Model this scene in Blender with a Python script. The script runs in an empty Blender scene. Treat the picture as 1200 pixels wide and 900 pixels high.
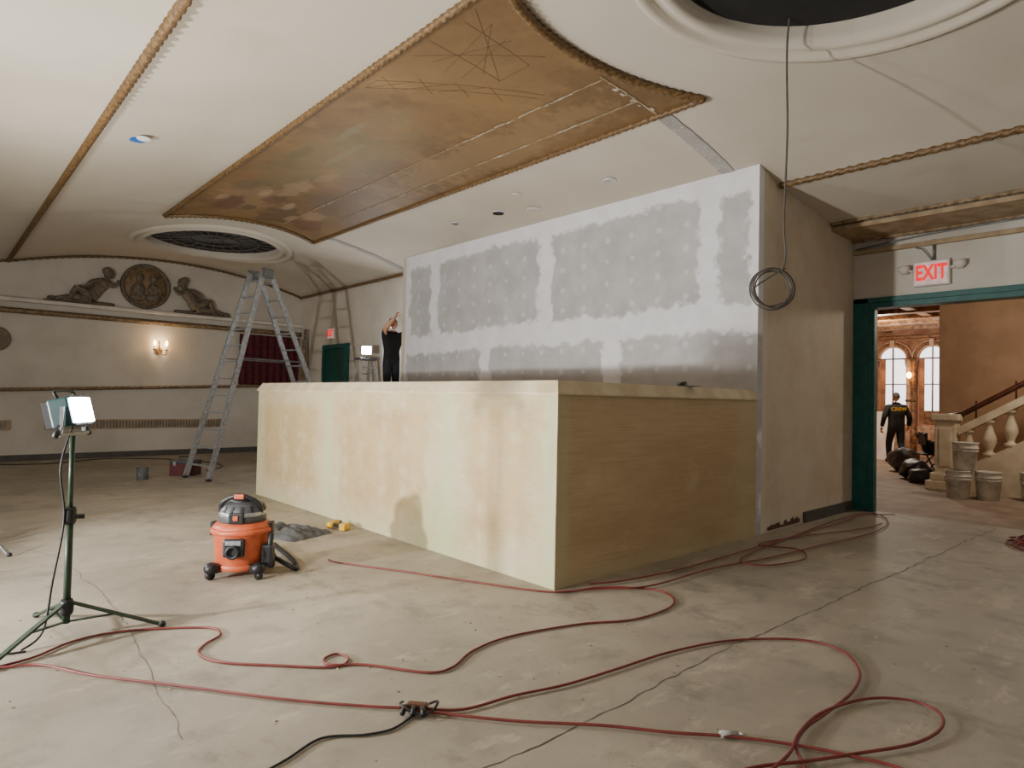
import bpy, bmesh, math, random
from mathutils import Vector, Matrix
from mathutils import noise as mn
random.seed(3)
scn=bpy.context.scene
col=scn.collection
V=Vector
# ------------------------------------------------------------------ materials
def lin(c):
    if max(c)>1.0: c=[x/255.0 for x in c]
    return tuple(((x/12.92) if x<=0.04045 else ((x+0.055)/1.055)**2.4) for x in c[:3])+(1.0,)
class G:
    def __init__(s,name):
        s.m=bpy.data.materials.new(name); s.m.use_nodes=True
        s.nt=s.m.node_tree; s.b=s.nt.nodes['Principled BSDF']
        s.tc=s.nt.nodes.new('ShaderNodeTexCoord')
    def lk(s,a,b): s.nt.links.new(a,b)
    def put(s,sock,v):
        if isinstance(v,bpy.types.NodeSocket): s.lk(v,sock)
        else: sock.default_value=v
    def math(s,op,a,b=0.0,clamp=False):
        n=s.nt.nodes.new('ShaderNodeMath'); n.operation=op; n.use_clamp=clamp
        s.put(n.inputs[0],a); s.put(n.inputs[1],b); return n.outputs[0]
    def add(s,a,b): return s.math('ADD',a,b)
    def sub(s,a,b): return s.math('SUBTRACT',a,b)
    def mul(s,a,b): return s.math('MULTIPLY',a,b)
    def mn(s,a,b): return s.math('MINIMUM',a,b)
    def mx(s,a,b): return s.math('MAXIMUM',a,b)
    def ab(s,a): return s.math('ABSOLUTE',a)
    def ss(s,x,a,b,o0=0.0,o1=1.0):
        n=s.nt.nodes.new('ShaderNodeMapRange'); n.interpolation_type='SMOOTHSTEP'
        s.put(n.inputs[0],x); n.inputs[1].default_value=a; n.inputs[2].default_value=b
        n.inputs[3].default_value=o0; n.inputs[4].default_value=o1; return n.outputs[0]
    def noise(s,scale,detail=4,rough=.55,vec=None,stretch=None):
        n=s.nt.nodes.new('ShaderNodeTexNoise'); n.inputs['Scale'].default_value=scale
        n.inputs['Detail'].default_value=detail; n.inputs['Roughness'].default_value=rough
        v=vec or s.tc.outputs['Object']
        if stretch:
            mp=s.nt.nodes.new('ShaderNodeMapping'); mp.inputs['Scale'].default_value=stretch
            s.lk(v,mp.inputs[0]); v=mp.outputs[0]
        s.lk(v,n.inputs['Vector']); return n.outputs[0]
    def xyz(s):
        n=s.nt.nodes.new('ShaderNodeSeparateXYZ'); s.lk(s.tc.outputs['Object'],n.inputs[0]); return n.outputs
    def mix(s,f,a,b,mode='MIX'):
        n=s.nt.nodes.new('ShaderNodeMix'); n.data_type='RGBA'; n.blend_type=mode
        s.put(n.inputs[0],f)
        s.put(n.inputs[6],a if isinstance(a,bpy.types.NodeSocket) else lin(a))
        s.put(n.inputs[7],b if isinstance(b,bpy.types.NodeSocket) else lin(b)); return n.outputs[2]
    def fin(s,color,rough=.7,bump=None,bs=.2,bd=.02,metal=0.0):
        s.put(s.b.inputs['Base Color'],color); s.put(s.b.inputs['Roughness'],rough)
        s.b.inputs['Metallic'].default_value=metal
        if bump is not None:
            n=s.nt.nodes.new('ShaderNodeBump'); n.inputs['Strength'].default_value=bs
            n.inputs['Distance'].default_value=bd; s.lk(bump,n.inputs['Height']); s.lk(n.outputs[0],s.b.inputs['Normal'])
        return s.m
def pm(name,c,rough=.6,metal=0.0,c2=None,scale=9,bs=0.0,es=0.0,ec=None):
    g=G(name)
    if c2 is None: c2=tuple(x*.86 for x in c)
    n=g.noise(scale,4)
    cc=g.mix(g.ss(n,.35,.65),c,c2)
    g.fin(cc,rough,n if bs else None,bs,.01,metal)
    if es:
        g.b.inputs['Emission Color'].default_value=lin(ec or c); g.b.inputs['Emission Strength'].default_value=es
    return g.m

# floor
g=G('concrete_floor'); 
n1=g.noise(.55,6,.6); n2=g.noise(3.2,6,.65); n3=g.noise(24,4,.6)
c=g.mix(g.ss(n1,.35,.66),(146,137,122),(170,160,142))
c=g.mix(g.mul(g.ss(n2,.48,.70),.55),c,(124,117,105))
c=g.mix(g.mul(g.ss(g.noise(1.4,6,.75,stretch=(1,2.2,1)),.54,.68),.55),c,(194,182,160))
c=g.mix(g.mul(g.ss(g.noise(.9,7,.75,stretch=(1.6,1,1)),.54,.66),.55),c,(112,105,93))
c=g.mix(g.mul(g.ss(g.noise(2.2,7,.8,stretch=(1,1.8,1)),.62,.72),.45),c,(98,92,82))
c=g.mix(g.mul(g.ss(n3,.6,.75),.35),c,(106,100,89))
c=g.mix(g.mul(g.ss(g.noise(60,3,.6),.66,.74),.6),c,(86,80,70))
M_floor=g.fin(c,.6,n2,.18,.01)
# ceiling plaster
g=G('ceiling_plaster'); n1=g.noise(.5,4,.5); n2=g.noise(5,5,.6)
c=g.mix(g.ss(n1,.3,.7),(206,197,182),(192,182,165))
c=g.mix(g.mul(g.ss(g.noise(1.1,5,.7),.58,.7),.3),c,(180,169,151))
M_ceil=g.fin(c,.75,n2,.05,.01)
g=G('wall_plaster_cream'); n1=g.noise(.9,5,.6); n2=g.noise(7,5,.6)
c=g.mix(g.ss(n1,.35,.7),(206,199,187),(190,182,168))
M_wall=g.fin(c,.75,n2,.06,.01)
g=G('wall_plaster_beige'); n1=g.noise(1.3,6,.65); 
X=g.xyz()
c=g.mix(g.ss(n1,.35,.7),(202,188,165),(188,172,146))
c=g.mix(g.mul(g.ss(g.noise(2.2,5,.7),.54,.66),.35),c,(210,200,184))
low=g.ss(g.add(X[2],g.mul(g.noise(3,4),.7)),.25,.75,1,0)
c=g.mix(g.mul(low,.6),c,(214,205,190))
edge=g.ss(g.add(X[0],g.mul(g.noise(4,4),.10)),7.0,7.09,1,0)
c=g.mix(g.mul(edge,.4),c,(208,201,190))
M_pier=g.fin(c,.75,g.noise(9,4),.06,.01)
# drywall with compound
g=G('taped_drywall'); X=g.xyz()
nz=g.sub(g.noise(5.0,6,.65),.5); nz2=g.sub(g.noise(1.4,3,.5),.5)
yy=g.add(g.add(X[1],g.mul(nz,.36)),g.mul(nz2,.3)); zz=g.add(g.add(X[2],g.mul(nz,.34)),g.mul(nz2,.22))
def seams(lst,w0,w1):
    d=None
    for q in lst:
        k=g.ab(g.sub(yy,q)); d=k if d is None else g.mn(d,k)
    return g.ss(d,w0,w1)
top=g.mul(g.mul(seams([3.37,3.98,6.72,9.5,10.43],.10,.17),g.ss(zz,2.58,2.66)),g.ss(zz,3.84,3.92,1,0))
bot=g.mul(seams([3.2,5.42,8.05,10.5],.10,.17),g.ss(zz,2.22,2.30,1,0))
cl=g.mul(g.mx(top,bot),g.ss(g.noise(2.1,5,.65),.22,.42,.65,1))
fy=g.ab(g.sub(g.math('FRACT',g.mul(X[1],2.45)),.5)); fz=g.ab(g.sub(g.math('FRACT',g.add(g.mul(X[2],3.4),.2)),.5))
d=g.math('SQRT',g.add(g.math('POWER',g.mul(fy,.41),2),g.math('POWER',g.mul(fz,.30),2)))
dot=g.ss(g.add(d,g.mul(nz,.10)),.02,.055,1,0)
paper=g.mix(g.ss(g.noise(2.5,5,.6),.35,.65),(184,181,180),(171,168,167))
mud=g.mix(g.ss(g.noise(3.5,4,.6),.3,.7),(226,225,228),(216,215,218))
c=g.mix(cl,mud,paper)
c=g.mix(g.mul(g.mul(dot,cl),.5),c,(214,212,213))
M_dry=g.fin(c,.8,g.noise(10,3),.03,.01)
# counter skim-coated board
g=G('skimmed_board_front'); X=g.xyz(); nz=g.sub(g.noise(4.5,5,.6),.5); n9=g.sub(g.noise(1.7,4,.6),.5)
u=g.add(g.add(X[1],g.mul(nz,.22)),g.mul(n9,.12)); d=None
for q in [3.40,4.76,7.12,9.35]:
    k=g.ab(g.sub(u,q)); d=k if d is None else g.mn(d,k)
zz=g.add(X[2],g.mul(nz,.30))
c=g.mix(g.ss(g.noise(1.3,5,.6),.38,.62),(198,184,150),(190,172,132))
cloud=g.mul(g.mul(g.ss(d,.20,.42),g.ss(zz,.10,.38)),g.ss(zz,1.22,1.44,1,0))
tan=g.mix(g.ss(g.noise(1.9,5,.65),.38,.62),(190,162,116),(176,146,100))
c=g.mix(g.mul(cloud,.7),c,tan)
c=g.mix(g.mul(g.ss(g.noise(10,5,.6,stretch=(.5,.5,6)),.45,.7),.3),c,(166,140,98))
c=g.mix(g.mul(g.ss(g.noise(2.8,5,.7),.52,.68),.35),c,(208,198,170))
wy=g.add(X[1],g.mul(n9,.16)); wz=g.add(X[2],g.mul(n9,.12))
fy=g.ab(g.sub(g.math('FRACT',g.mul(wy,2.46)),.5)); fz=g.ab(g.sub(g.math('FRACT',g.add(g.mul(wz,4.6),.3)),.5))
dd=g.math('SQRT',g.add(g.math('POWER',g.mul(fy,.41),2),g.math('POWER',g.mul(fz,.22),2)))
dot=g.ss(g.add(dd,g.mul(nz,.18)),-.02,.10,1,0)
c=g.mix(g.mul(g.mul(dot,g.ss(g.noise(1.0,3),.38,.60,.15,1)),.42),c,(216,207,182))
c=g.mix(g.mul(g.ss(d,.05,.16,1,0),.55),c,(184,192,146))
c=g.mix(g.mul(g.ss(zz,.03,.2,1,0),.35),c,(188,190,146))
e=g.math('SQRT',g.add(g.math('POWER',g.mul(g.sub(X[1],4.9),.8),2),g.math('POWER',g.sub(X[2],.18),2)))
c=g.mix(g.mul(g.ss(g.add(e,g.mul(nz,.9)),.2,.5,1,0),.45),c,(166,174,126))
M_boxf=g.fin(c,.75,g.noise(9,3),.03,.01)
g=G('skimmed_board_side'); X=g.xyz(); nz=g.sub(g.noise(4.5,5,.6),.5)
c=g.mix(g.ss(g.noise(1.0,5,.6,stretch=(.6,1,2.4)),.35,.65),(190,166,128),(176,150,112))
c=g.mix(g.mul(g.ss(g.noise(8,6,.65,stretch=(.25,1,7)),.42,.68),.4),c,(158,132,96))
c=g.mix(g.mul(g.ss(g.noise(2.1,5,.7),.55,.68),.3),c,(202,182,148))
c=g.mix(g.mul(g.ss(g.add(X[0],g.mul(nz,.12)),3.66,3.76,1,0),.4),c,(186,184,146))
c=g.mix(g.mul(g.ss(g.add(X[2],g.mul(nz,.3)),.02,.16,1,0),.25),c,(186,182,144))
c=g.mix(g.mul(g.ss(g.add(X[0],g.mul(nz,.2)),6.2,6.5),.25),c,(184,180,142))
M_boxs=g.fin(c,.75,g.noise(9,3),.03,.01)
M_cap=pm('bare_board_cap',(208,194,164),.7,c2=(192,174,140),scale=4)
# mural
g=G('mural_paint'); X=g.xyz(); nz=g.sub(g.noise(1.8,6,.65),.5); nf=g.sub(g.noise(6,6,.7),.5)
c=g.mix(g.ss(g.noise(.7,6,.62),.33,.66),(136,106,66),(108,82,50))
c=g.mix(g.mul(g.ss(g.noise(2.6,6,.7),.5,.72),.4),c,(156,128,86))
c=g.mix(g.mul(g.ss(g.noise(4.5,7,.75),.56,.7),.45),c,(86,64,40))
def blob(cx,cy,rx,ry,colr,k=.8,n=.9):
    global c
    a=g.math('POWER',g.mul(g.sub(X[0],cx),1/rx),2); b=g.math('POWER',g.mul(g.sub(X[1],cy),1/ry),2)
    d=g.add(g.math('SQRT',g.add(a,b)),g.add(g.mul(nf,n*2.6),g.mul(nz,n)))
    c=g.mix(g.mul(g.ss(d,.6,1.05,1,0),k*.85),c,colr)
blob(3.5,8.1,.5,2.0,(112,104,72),.5); blob(4.1,7.0,.35,1.2,(106,100,68),.4); blob(3.6,6.0,.25,.5,(122,114,82),.4)
blob(3.45,6.5,.08,.4,(132,128,100),.5); blob(3.75,7.3,.07,.5,(140,130,98),.45); blob(3.3,7.5,.12,.3,(88,82,54),.5)
blob(3.5,9.9,.55,.9,(156,124,94),.55); blob(3.4,10.3,.25,.5,(88,54,40),.7); blob(3.9,9.7,.2,.35,(82,52,40),.65)
blob(4.3,10.5,.4,.6,(78,56,40),.65); blob(4.9,10.7,.3,.4,(98,60,46),.65); blob(4.7,10.1,.2,.35,(172,144,112),.55)
blob(3.9,9.0,.2,.5,(172,146,110),.5); blob(3.3,9.2,.18,.35,(94,82,58),.6); blob(3.6,4.3,.6,.8,(122,96,60),.5)
blob(4.5,9.3,.2,.4,(104,90,62),.5); blob(3.15,8.7,.15,.3,(136,86,62),.5); blob(4.0,8.2,.12,.3,(166,142,106),.4)
blob(3.65,9.5,.09,.22,(184,156,122),.6); blob(3.2,10.0,.10,.25,(180,150,116),.6); blob(4.2,9.9,.10,.25,(182,152,118),.6); blob(4.5,10.5,.09,.2,(176,146,112),.6); blob(3.75,10.4,.12,.2,(62,60,52),.6)
blob(4.95,6.0,.45,2.2,(152,126,86),.5)
M_mural=g.fin(c,.6,nf,.05,.01)
M_gold=pm('gilded_moulding',(124,96,58),.5,c2=(86,62,34),scale=30)
M_gold2=pm('faded_gilt_band',(150,128,98),.65,c2=(116,94,66),scale=12)
M_gold3=pm('pale_faded_band',(174,152,120),.7,c2=(150,126,94),scale=5)
M_relief=pm('bronze_relief',(120,108,92),.6,c2=(88,76,62),scale=14)
M_relback=pm('relief_ground',(152,128,98),.7,c2=(124,100,72),scale=14)
M_white=pm('white_trim_paint',(216,209,198),.6,c2=(202,194,182),scale=4)
M_dark=pm('dark_void',(26,24,23),.9)
M_dslat=pm('dark_slats',(100,94,90),.7)
M_cable=pm('grey_cable',(84,78,72),.6)
M_teal=pm('teal_door_paint',(14,92,86),.4,c2=(10,78,74))
M_base=pm('dark_baseboard',(84,80,76),.6)
M_crim=pm('crimson_fabric',(88,18,28),.8,c2=(64,12,20))
M_alu=pm('brushed_aluminium',(178,180,182),.35,.6,c2=(150,152,155),scale=20)
M_steelgrey=pm('grey_steel',(120,122,122),.45,.5)
M_blk=pm('black_plastic',(28,28,30),.45)
M_dgrey=pm('dark_grey_plastic',(74,74,76),.5)
M_org=pm('orange_plastic',(196,92,54),.45,c2=(180,80,46))
M_red=pm('red_cord',(126,52,46),.55,c2=(108,42,38))
M_bcord=pm('black_cord',(30,29,30),.5)
M_green=pm('green_enamel',(46,66,48),.45,c2=(34,50,38))
M_tealhead=pm('teal_lamp_housing',(18,62,64),.5)
M_tarp=pm('grey_canvas',(92,92,92),.9,c2=(70,70,72))
M_yel=pm('yellow_plastic',(220,172,44),.4)
M_bucket=pm('white_bucket_plastic',(220,214,200),.45)
M_maroon=pm('maroon_box',(92,36,38),.5)
M_cream=pm('cream_stone',(220,206,180),.55,c2=(202,186,156),scale=5)
M_tan=pm('tan_hall_wall',(178,142,110),.7,c2=(162,128,98),scale=2)
M_brownwood=pm('mahogany',(86,42,28),.4,c2=(62,28,18))
M_ornate=pm('ornate_gilt_wood',(158,112,70),.5,c2=(92,58,36),scale=10)
M_arch=pm('pink_marble_column',(206,172,146),.4,c2=(170,128,100),scale=7)
M_hwall=pm('hall_wall_terracotta',(176,126,94),.65,c2=(140,94,66),scale=3)
M_hceil=pm('hall_ceiling_brown',(104,80,54),.6,c2=(70,52,34),scale=6)
M_hfloor=pm('hall_floor_dust',(156,138,120),.7,c2=(136,118,100),scale=3)
M_pink=pm('pinkish_board',(226,200,192),.7,c2=(238,226,220),scale=3)
M_blue=pm('blue_tape',(40,104,190),.6)
M_patch=pm('joint_compound_patch',(220,218,214),.8)
M_pline=pm('thin_plaster_line',(176,160,130),.8,c2=(136,116,84),scale=14)
M_pfleck=pm('plaster_fleck',(204,196,178),.8)
M_tape=pm('grey_tape_strip',(158,154,149),.8,c2=(172,168,164),scale=6)
M_skin=pm('skin',(206,156,128),.55,c2=(196,146,118))
M_hair=pm('dark_hair',(46,34,26),.7)
M_bshirt=pm('black_fabric',(24,24,27),.85)
M_jeans=pm('dark_trousers',(34,36,44),.85)
M_shoe=pm('shoe_leather',(40,32,26),.6)
M_stroke=pm('dark_strokes',(84,62,40),.8)
M_eye=pm('eye_dark',(30,24,22),.3); M_lip=pm('lips',(168,96,86),.5)
M_led=pm('led_panel',(240,250,255),.4,es=90,ec=(242,250,255))
M_candle=pm('candle_bulb',(255,214,140),.4,es=22,ec=(255,196,110))
M_exit=pm('exit_letters',(215,0,8),.5,es=.95,ec=(255,0,8))
M_exface=pm('sign_face',(238,212,212),.5,es=.22,ec=(255,205,205))
M_day=pm('daylight_glass',(235,240,250),.3,es=2.4,ec=(246,243,244))
M_crack=pm('crack_line',(92,86,76),.9)  # crack ribbons, darker than the floor
M_plaque=pm('plaque_bronze',(128,110,92),.6)

# ------------------------------------------------------------------ mesh helpers
def link(name,me,mat=None,parent=None,smooth=False):
    o=bpy.data.objects.new(name,me); col.objects.link(o)
    if mat is not None:
        for m in (mat if isinstance(mat,(list,tuple)) else [mat]): me.materials.append(m)
    if parent is not None: o.parent=parent
    if smooth:
        for f in me.polygons: f.use_smooth=True
    return o
def mk(name,vs,fs,mat=None,parent=None,smooth=False):
    me=bpy.data.meshes.new(name); me.from_pydata([tuple(v) for v in vs],[],fs); me.update()
    return link(name,me,mat,parent,smooth)
def E(name,loc=(0,0,0),rz=0.0,sc=1.0):
    e=bpy.data.objects.new(name,None); col.objects.link(e); e.location=loc; e.rotation_euler=(0,0,rz); e.scale=(sc,)*3
    e.empty_display_size=.2; return e
def box(name,x,y,z,mat,parent=None,bev=0.0):
    bm=bmesh.new(); bmesh.ops.create_cube(bm,size=1.0)
    for v in bm.verts:
        v.co=V((x[0]+(v.co.x+.5)*(x[1]-x[0]),y[0]+(v.co.y+.5)*(y[1]-y[0]),z[0]+(v.co.z+.5)*(z[1]-z[0])))
    if bev: bmesh.ops.bevel(bm,geom=bm.edges[:],offset=bev,segments=2,affect='EDGES',profile=.6)
    me=bpy.data.meshes.new(name); bm.to_mesh(me); bm.free(); return link(name,me,mat,parent)
def beam(name,a,b,w,h,mat,parent=None,up=(0,0,1)):
    a=V(a);b=V(b);d=(b-a).normalized(); s=d.cross(V(up))
    if s.length<1e-4: s=V((1,0,0))
    s.normalize(); u=s.cross(d).normalized()
    vs=[]
    for q in (a,b):
        for i,j in ((-1,-1),(1,-1),(1,1),(-1,1)): vs.append(q+s*i*w/2+u*j*h/2)
    return mk(name,vs,[(3,2,1,0),(4,5,6,7),(0,1,5,4),(1,2,6,5),(2,3,7,6),(3,0,4,7)],mat,parent)
def cr(pts,n=8,closed=False):
    P=[V(q) for q in pts]; out=[]; N=len(P)
    for i in range(N if closed else N-1):
        p0=P[(i-1)%N] if (closed or i>0) else P[0]; p1=P[i]; p2=P[(i+1)%N]; p3=P[(i+2)%N] if (closed or i+2<N) else P[-1]
        for k in range(n):
            t=k/n; out.append(.5*((2*p1)+(-p0+p2)*t+(2*p0-5*p1+4*p2-p3)*t*t+(-p0+3*p1-3*p2+p3)*t**3))
    if not closed: out.append(P[-1])
    return out
def sweep(name,pts,rad,mat,parent=None,seg=8,closed=False,twist=None):
    P=[V(q) for q in pts]; N=len(P); R=rad if isinstance(rad,(list,tuple)) else [rad]*N
    vs=[];fs=[]; T=[]
    for i in range(N):
        a=P[(i-1)%N] if (closed or i>0) else P[0]; b=P[(i+1)%N] if (closed or i<N-1) else P[-1]
        t=(b-a); T.append(t.normalized() if t.length>1e-9 else V((0,0,1)))
    n=V((0,0,1)) if abs(T[0].z)<.9 else V((1,0,0)); n=(n-T[0]*n.dot(T[0])).normalized(); L=0
    for i in range(N):
        n=(n-T[i]*n.dot(T[i])); n=n.normalized() if n.length>1e-6 else T[i].orthogonal().normalized()
        b=T[i].cross(n)
        if i: L+=(P[i]-P[i-1]).length
        for k in range(seg):
            a=2*math.pi*k/seg; r=R[i]
            if twist: r=r*(1+.28*math.sin(2*a+2*math.pi*L/twist))
            vs.append(P[i]+(n*math.cos(a)+b*math.sin(a))*r)
    for i in range(N if closed else N-1):
        j=(i+1)%N
        for k in range(seg):
            l=(k+1)%seg; fs.append((i*seg+k,i*seg+l,j*seg+l,j*seg+k))
    if not closed: fs.append(tuple(reversed(range(seg)))); fs.append(tuple(range((N-1)*seg,N*seg)))
    return mk(name,vs,fs,mat,parent,True)
def resamp(pts,step):
    P=[V(q) for q in pts]; out=[P[0]]; acc=0
    for a,b in zip(P[:-1],P[1:]):
        l=(b-a).length; t=step-acc
        while t<=l: out.append(a.lerp(b,t/l)); t+=step
        acc=(acc+l)%step if l>0 else acc
    return out
def rope(name,pts,r,pitch,mat,parent=None,closed=False):
    return sweep(name,resamp(pts,pitch/5),r,mat,parent,8,closed,pitch)
def cyl(name,a,b,r,mat,parent=None,seg=16,r2=None): return sweep(name,[a,b],[r,r2 if r2 is not None else r],mat,parent,seg)
def lathe(name,prof,mat,parent=None,loc=(0,0,0),seg=32,smooth=True,axis='Z'):
    vs=[];fs=[]
    for r,z in prof:
        for k in range(seg):
            a=2*math.pi*k/seg; x,y=r*math.cos(a),r*math.sin(a)
            q=(x,y,z) if axis=='Z' else ((x,-z,y) if axis=='-Y' else (z,x,y))
            vs.append((q[0]+loc[0],q[1]+loc[1],q[2]+loc[2]))
    for i in range(len(prof)-1):
        for k in range(seg):
            l=(k+1)%seg; fs.append((i*seg+k,i*seg+l,(i+1)*seg+l,(i+1)*seg+k))
    fs.append(tuple(reversed(range(seg)))); fs.append(tuple(range((len(prof)-1)*seg,len(prof)*seg)))
    o=mk(name,vs,fs,mat,parent,False)
    if smooth:
        for f in o.data.polygons[:-2]: f.use_smooth=True
    return o
def ell(name,loc,r,mat,parent=None,seg=20,fn=None):
    bm=bmesh.new(); bmesh.ops.create_uvsphere(bm,u_segments=seg,v_segments=seg//2+2,radius=1)
    for v in bm.verts:
        q=v.co.copy()
        if fn: q=fn(q)
        v.co=V((loc[0]+q.x*r[0],loc[1]+q.y*r[1],loc[2]+q.z*r[2]))
    me=bpy.data.meshes.new(name); bm.to_mesh(me); bm.free(); return link(name,me,mat,parent,True)
def skin(name,J,edges,root,mats,parent=None,cls=None,sub=2,k_=1.0):
    names=list(J); idx={k:i for i,k in enumerate(names)}
    me=bpy.data.meshes.new(name+'_sk'); me.from_pydata([J[k][0] for k in names],[(idx[a],idx[b]) for a,b in edges],[])
    o=bpy.data.objects.new(name+'_sk',me); col.objects.link(o)
    sk=o.modifiers.new('s','SKIN'); sk.use_smooth_shade=True
    for k in names:
        r=J[k][1]; r=(r*k_,r*k_) if isinstance(r,(int,float)) else (r[0]*k_,r[1]*k_)
        d=me.skin_vertices[0].data[idx[k]]; d.radius=r; d.use_root=(k==root)
    s2=o.modifiers.new('u','SUBSURF'); s2.levels=sub; s2.render_levels=sub
    bpy.context.view_layer.update(); dg=bpy.context.evaluated_depsgraph_get()
    nm=bpy.data.meshes.new_from_object(o.evaluated_get(dg)); bpy.data.objects.remove(o)
    nm.materials.clear(); no=link(name,nm,mats,parent,True)
    if cls:
        for f in nm.polygons: f.material_index=cls(f.center)
    else:
        for f in nm.polygons: f.material_index=0
    return no
def textmesh(name,s,size,mat,parent,loc,rot,ext=.004,sx=1.0,off=.02):
    cu=bpy.data.curves.new(name,'FONT'); cu.body=s; cu.size=size; cu.extrude=ext; cu.align_x='CENTER'; cu.align_y='CENTER'; cu.offset=size*off
    o=bpy.data.objects.new(name,cu); col.objects.link(o); bpy.context.view_layer.update()
    me=bpy.data.meshes.new_from_object(o.evaluated_get(bpy.context.evaluated_depsgraph_get())); bpy.data.objects.remove(o)
    me.materials.clear(); n=link(name,me,mat,parent); n.location=loc; n.rotation_euler=rot; n.scale=(sx,1,1); return n

# ------------------------------------------------------------------ room shell (x across, y toward far end)
def zc(x):
    if x<1.17: return 4.0-.10*(1.17-x)
    if x>7.23: return 4.0-.10*(x-7.23)
    return 4.0+.45*(1-((x-4.2)/3.03)**2)
vs=[];fs=[]
def patch(x0,x1,y0,y1,nx,ny):
    b=len(vs)
    for j in range(ny+1):
        for i in range(nx+1):
            x=x0+(x1-x0)*i/nx; y=y0+(y1-y0)*j/ny; vs.append((x,y,zc(x)))
    for j in range(ny):
        for i in range(nx):
            a=b+j*(nx+1)+i; fs.append((a,a+nx+1,a+nx+2,a+1))
OC=[(4.2,13.4),(4.2,1.45)]; q=1.6
patch(-4,1.17,-4.5,16.3,4,8); patch(1.17,2.6,-4.5,16.3,12,8); patch(5.8,7.23,-4.5,16.3,12,8); patch(7.23,9.8,-4.5,16.3,3,8)
patch(2.6,5.8,-4.5,OC[1][1]-q,28,6); patch(2.6,5.8,OC[1][1]+q,OC[0][1]-q,28,14); patch(2.6,5.8,OC[0][1]+q,16.3,28,2)
for cx,cy in OC:
    N=96;K=8;b=len(vs)
    for k in range(K+1):
        for i in range(N):
            a=2*math.pi*(i+.0)/N; s=q/max(abs(math.cos(a)),abs(math.sin(a))); r=1.25+(s-1.25)*k/K
            x=cx+r*math.cos(a); vs.append((x,cy+r*math.sin(a),zc(x)))
    for k in range(K):
        for i in range(N):
            j=(i+1)%N; fs.append((b+k*N+i,b+k*N+j,b+(k+1)*N+j,b+(k+1)*N+i))
mk('ceiling',vs,fs,M_ceil,None,True)
box('floor',(-4,9.75),(-4.5,16.3),(-.15,0),M_floor)
box('floor_hall',(9.75,21.2),(-2.0,7.8),(-.15,0),M_hfloor)
box('wall_far',(-4,7.4),(16.13,16.3),(0,4.7),M_wall)
box('wall_back',(7.26,7.42),(10.55,16.13),(0,4.05),M_wall)
box('wall_drywall',(6.78,6.90),(3.37,10.43),(0,4.12),M_dry)
box('wall_drywall_end',(6.78,7.26),(10.43,10.55),(0,4.12),M_pier)
box('wall_pier',(6.90,9.63),(3.37,3.49),(0,4.08),M_pier)
box('wall_door_side',(9.63,9.83),(3.25,7.8),(0,3.85),M_wall)
box('wall_door_header',(9.63,9.83),(.7,3.25),(2.86,3.85),M_wall)
box('wall_door_right',(9.63,9.83),(-4.5,.7),(0,3.85),M_wall)
d=E('door_1',(9.63,2.0,0))
box('jamb_left',(-.03,.22),(1.14,1.25),(0,2.86),M_teal,d,.004); box('casing_left',(-.045,-.0),(1.18,1.365),(0,2.94),M_teal,d,.006)
box('casing_stop',(-.02,.1),(1.10,1.15),(0,2.8),M_teal,d,.004)
box('jamb_right',(-.03,.22),(-1.31,-1.2),(0,2.86),M_teal,d,.004); box('casing_right',(-.045,0),(-1.42,-1.2),(0,2.94),M_teal,d,.006)
box('head_casing',(-.045,0),(-1.42,1.365),(2.87,2.94),M_teal,d,.006); box('head_jamb',(-.03,.22),(-1.2,1.14),(2.80,2.87),M_teal,d,.004)
# crown band at door wall
box('trim_1',(9.56,9.63),(-4.5,3.37),(3.56,3.62),M_gold3,None,.01)
rope('trim_2',[(8.75,-4.4,zc(8.75)-.01),(8.75,3.36,zc(8.75)-.01)],.028,.10,M_gold2)
rope('trim_3',[(9.52,-4.4,zc(9.5)-.03),(9.52,3.36,zc(9.5)-.03)],.026,.10,M_gold2)
box('trim_4',(8.8,9.5),(-4.5,3.37),(zc(9.15)-.055,zc(9.15)-.0),M_gold3)
rope('trim_5',[(1.17,-4.4,3.98),(1.17,16.1,3.98)],.036,.11,M_gold)
rope('trim_6',[(7.23,-4.4,3.98),(7.23,3.36,3.98)],.034,.11,M_gold)
rope('trim_7',[(7.2,10.56,3.96),(7.2,16.1,3.96)],.03,.13,M_gold)
rope('trim_8',[(x/20,16.1,zc(x/20)-.02) for x in range(-60,145)],.03,.13,M_gold)
# far wall trim
box('trim_9',(-4,7.26),(16.05,16.13),(2.95,3.06),M_gold,None,.02)
rope('trim_10',[(-4,16.04,3.0),(7.2,16.04,3.0)],.04,.12,M_gold2)
box('trim_11',(-4,7.26),(15.98,16.13),(3.18,3.26),M_white,None,.02)
beam('trim_12',(-3.9,16.09,1.2),(7.2,16.09,1.68),.08,.07,M_gold,None)
rope('trim_13',[(-3.9,16.04,1.21),(7.2,16.04,1.69)],.026,.12,M_gold2)
box('baseboard_far',(-4,7.26),(16.09,16.13),(0,.12),M_base)
box('baseboard_back',(7.22,7.26),(10.56,16.1),(0,.16),M_base)
box('baseboard_pier',(8.0,9.55),(3.34,3.37),(0,.13),M_base)
vs=[];fs=[]
for i in range(14):
    x=7.05+i*.06; h=random.uniform(.02,.08); b=len(vs)
    vs+= [(x,3.36,.02),(x+.07,3.36,.02),(x+.06,3.36,.03+h),(x,3.362,.03+h*.7)]; fs.append((b,b+1,b+2,b+3))
mk('trim_14',vs,fs,M_brownwood)
for nm_,cx,w in (('wall_vent_grille',3.6,1.75),('wall_vent_grille',.4,.9)):
    v=E(nm_,(cx,16.12,.72)); box('frame',(-w,w),(-.02,0),(-.10,.10),M_gold3,v,.005)
    for i in range(int(w*32)): box('slot_%d'%i,(-w+.05+i*.061,-w+.078+i*.061),(-.026,-.018),(-.07,.07),M_steelgrey,v)
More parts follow.
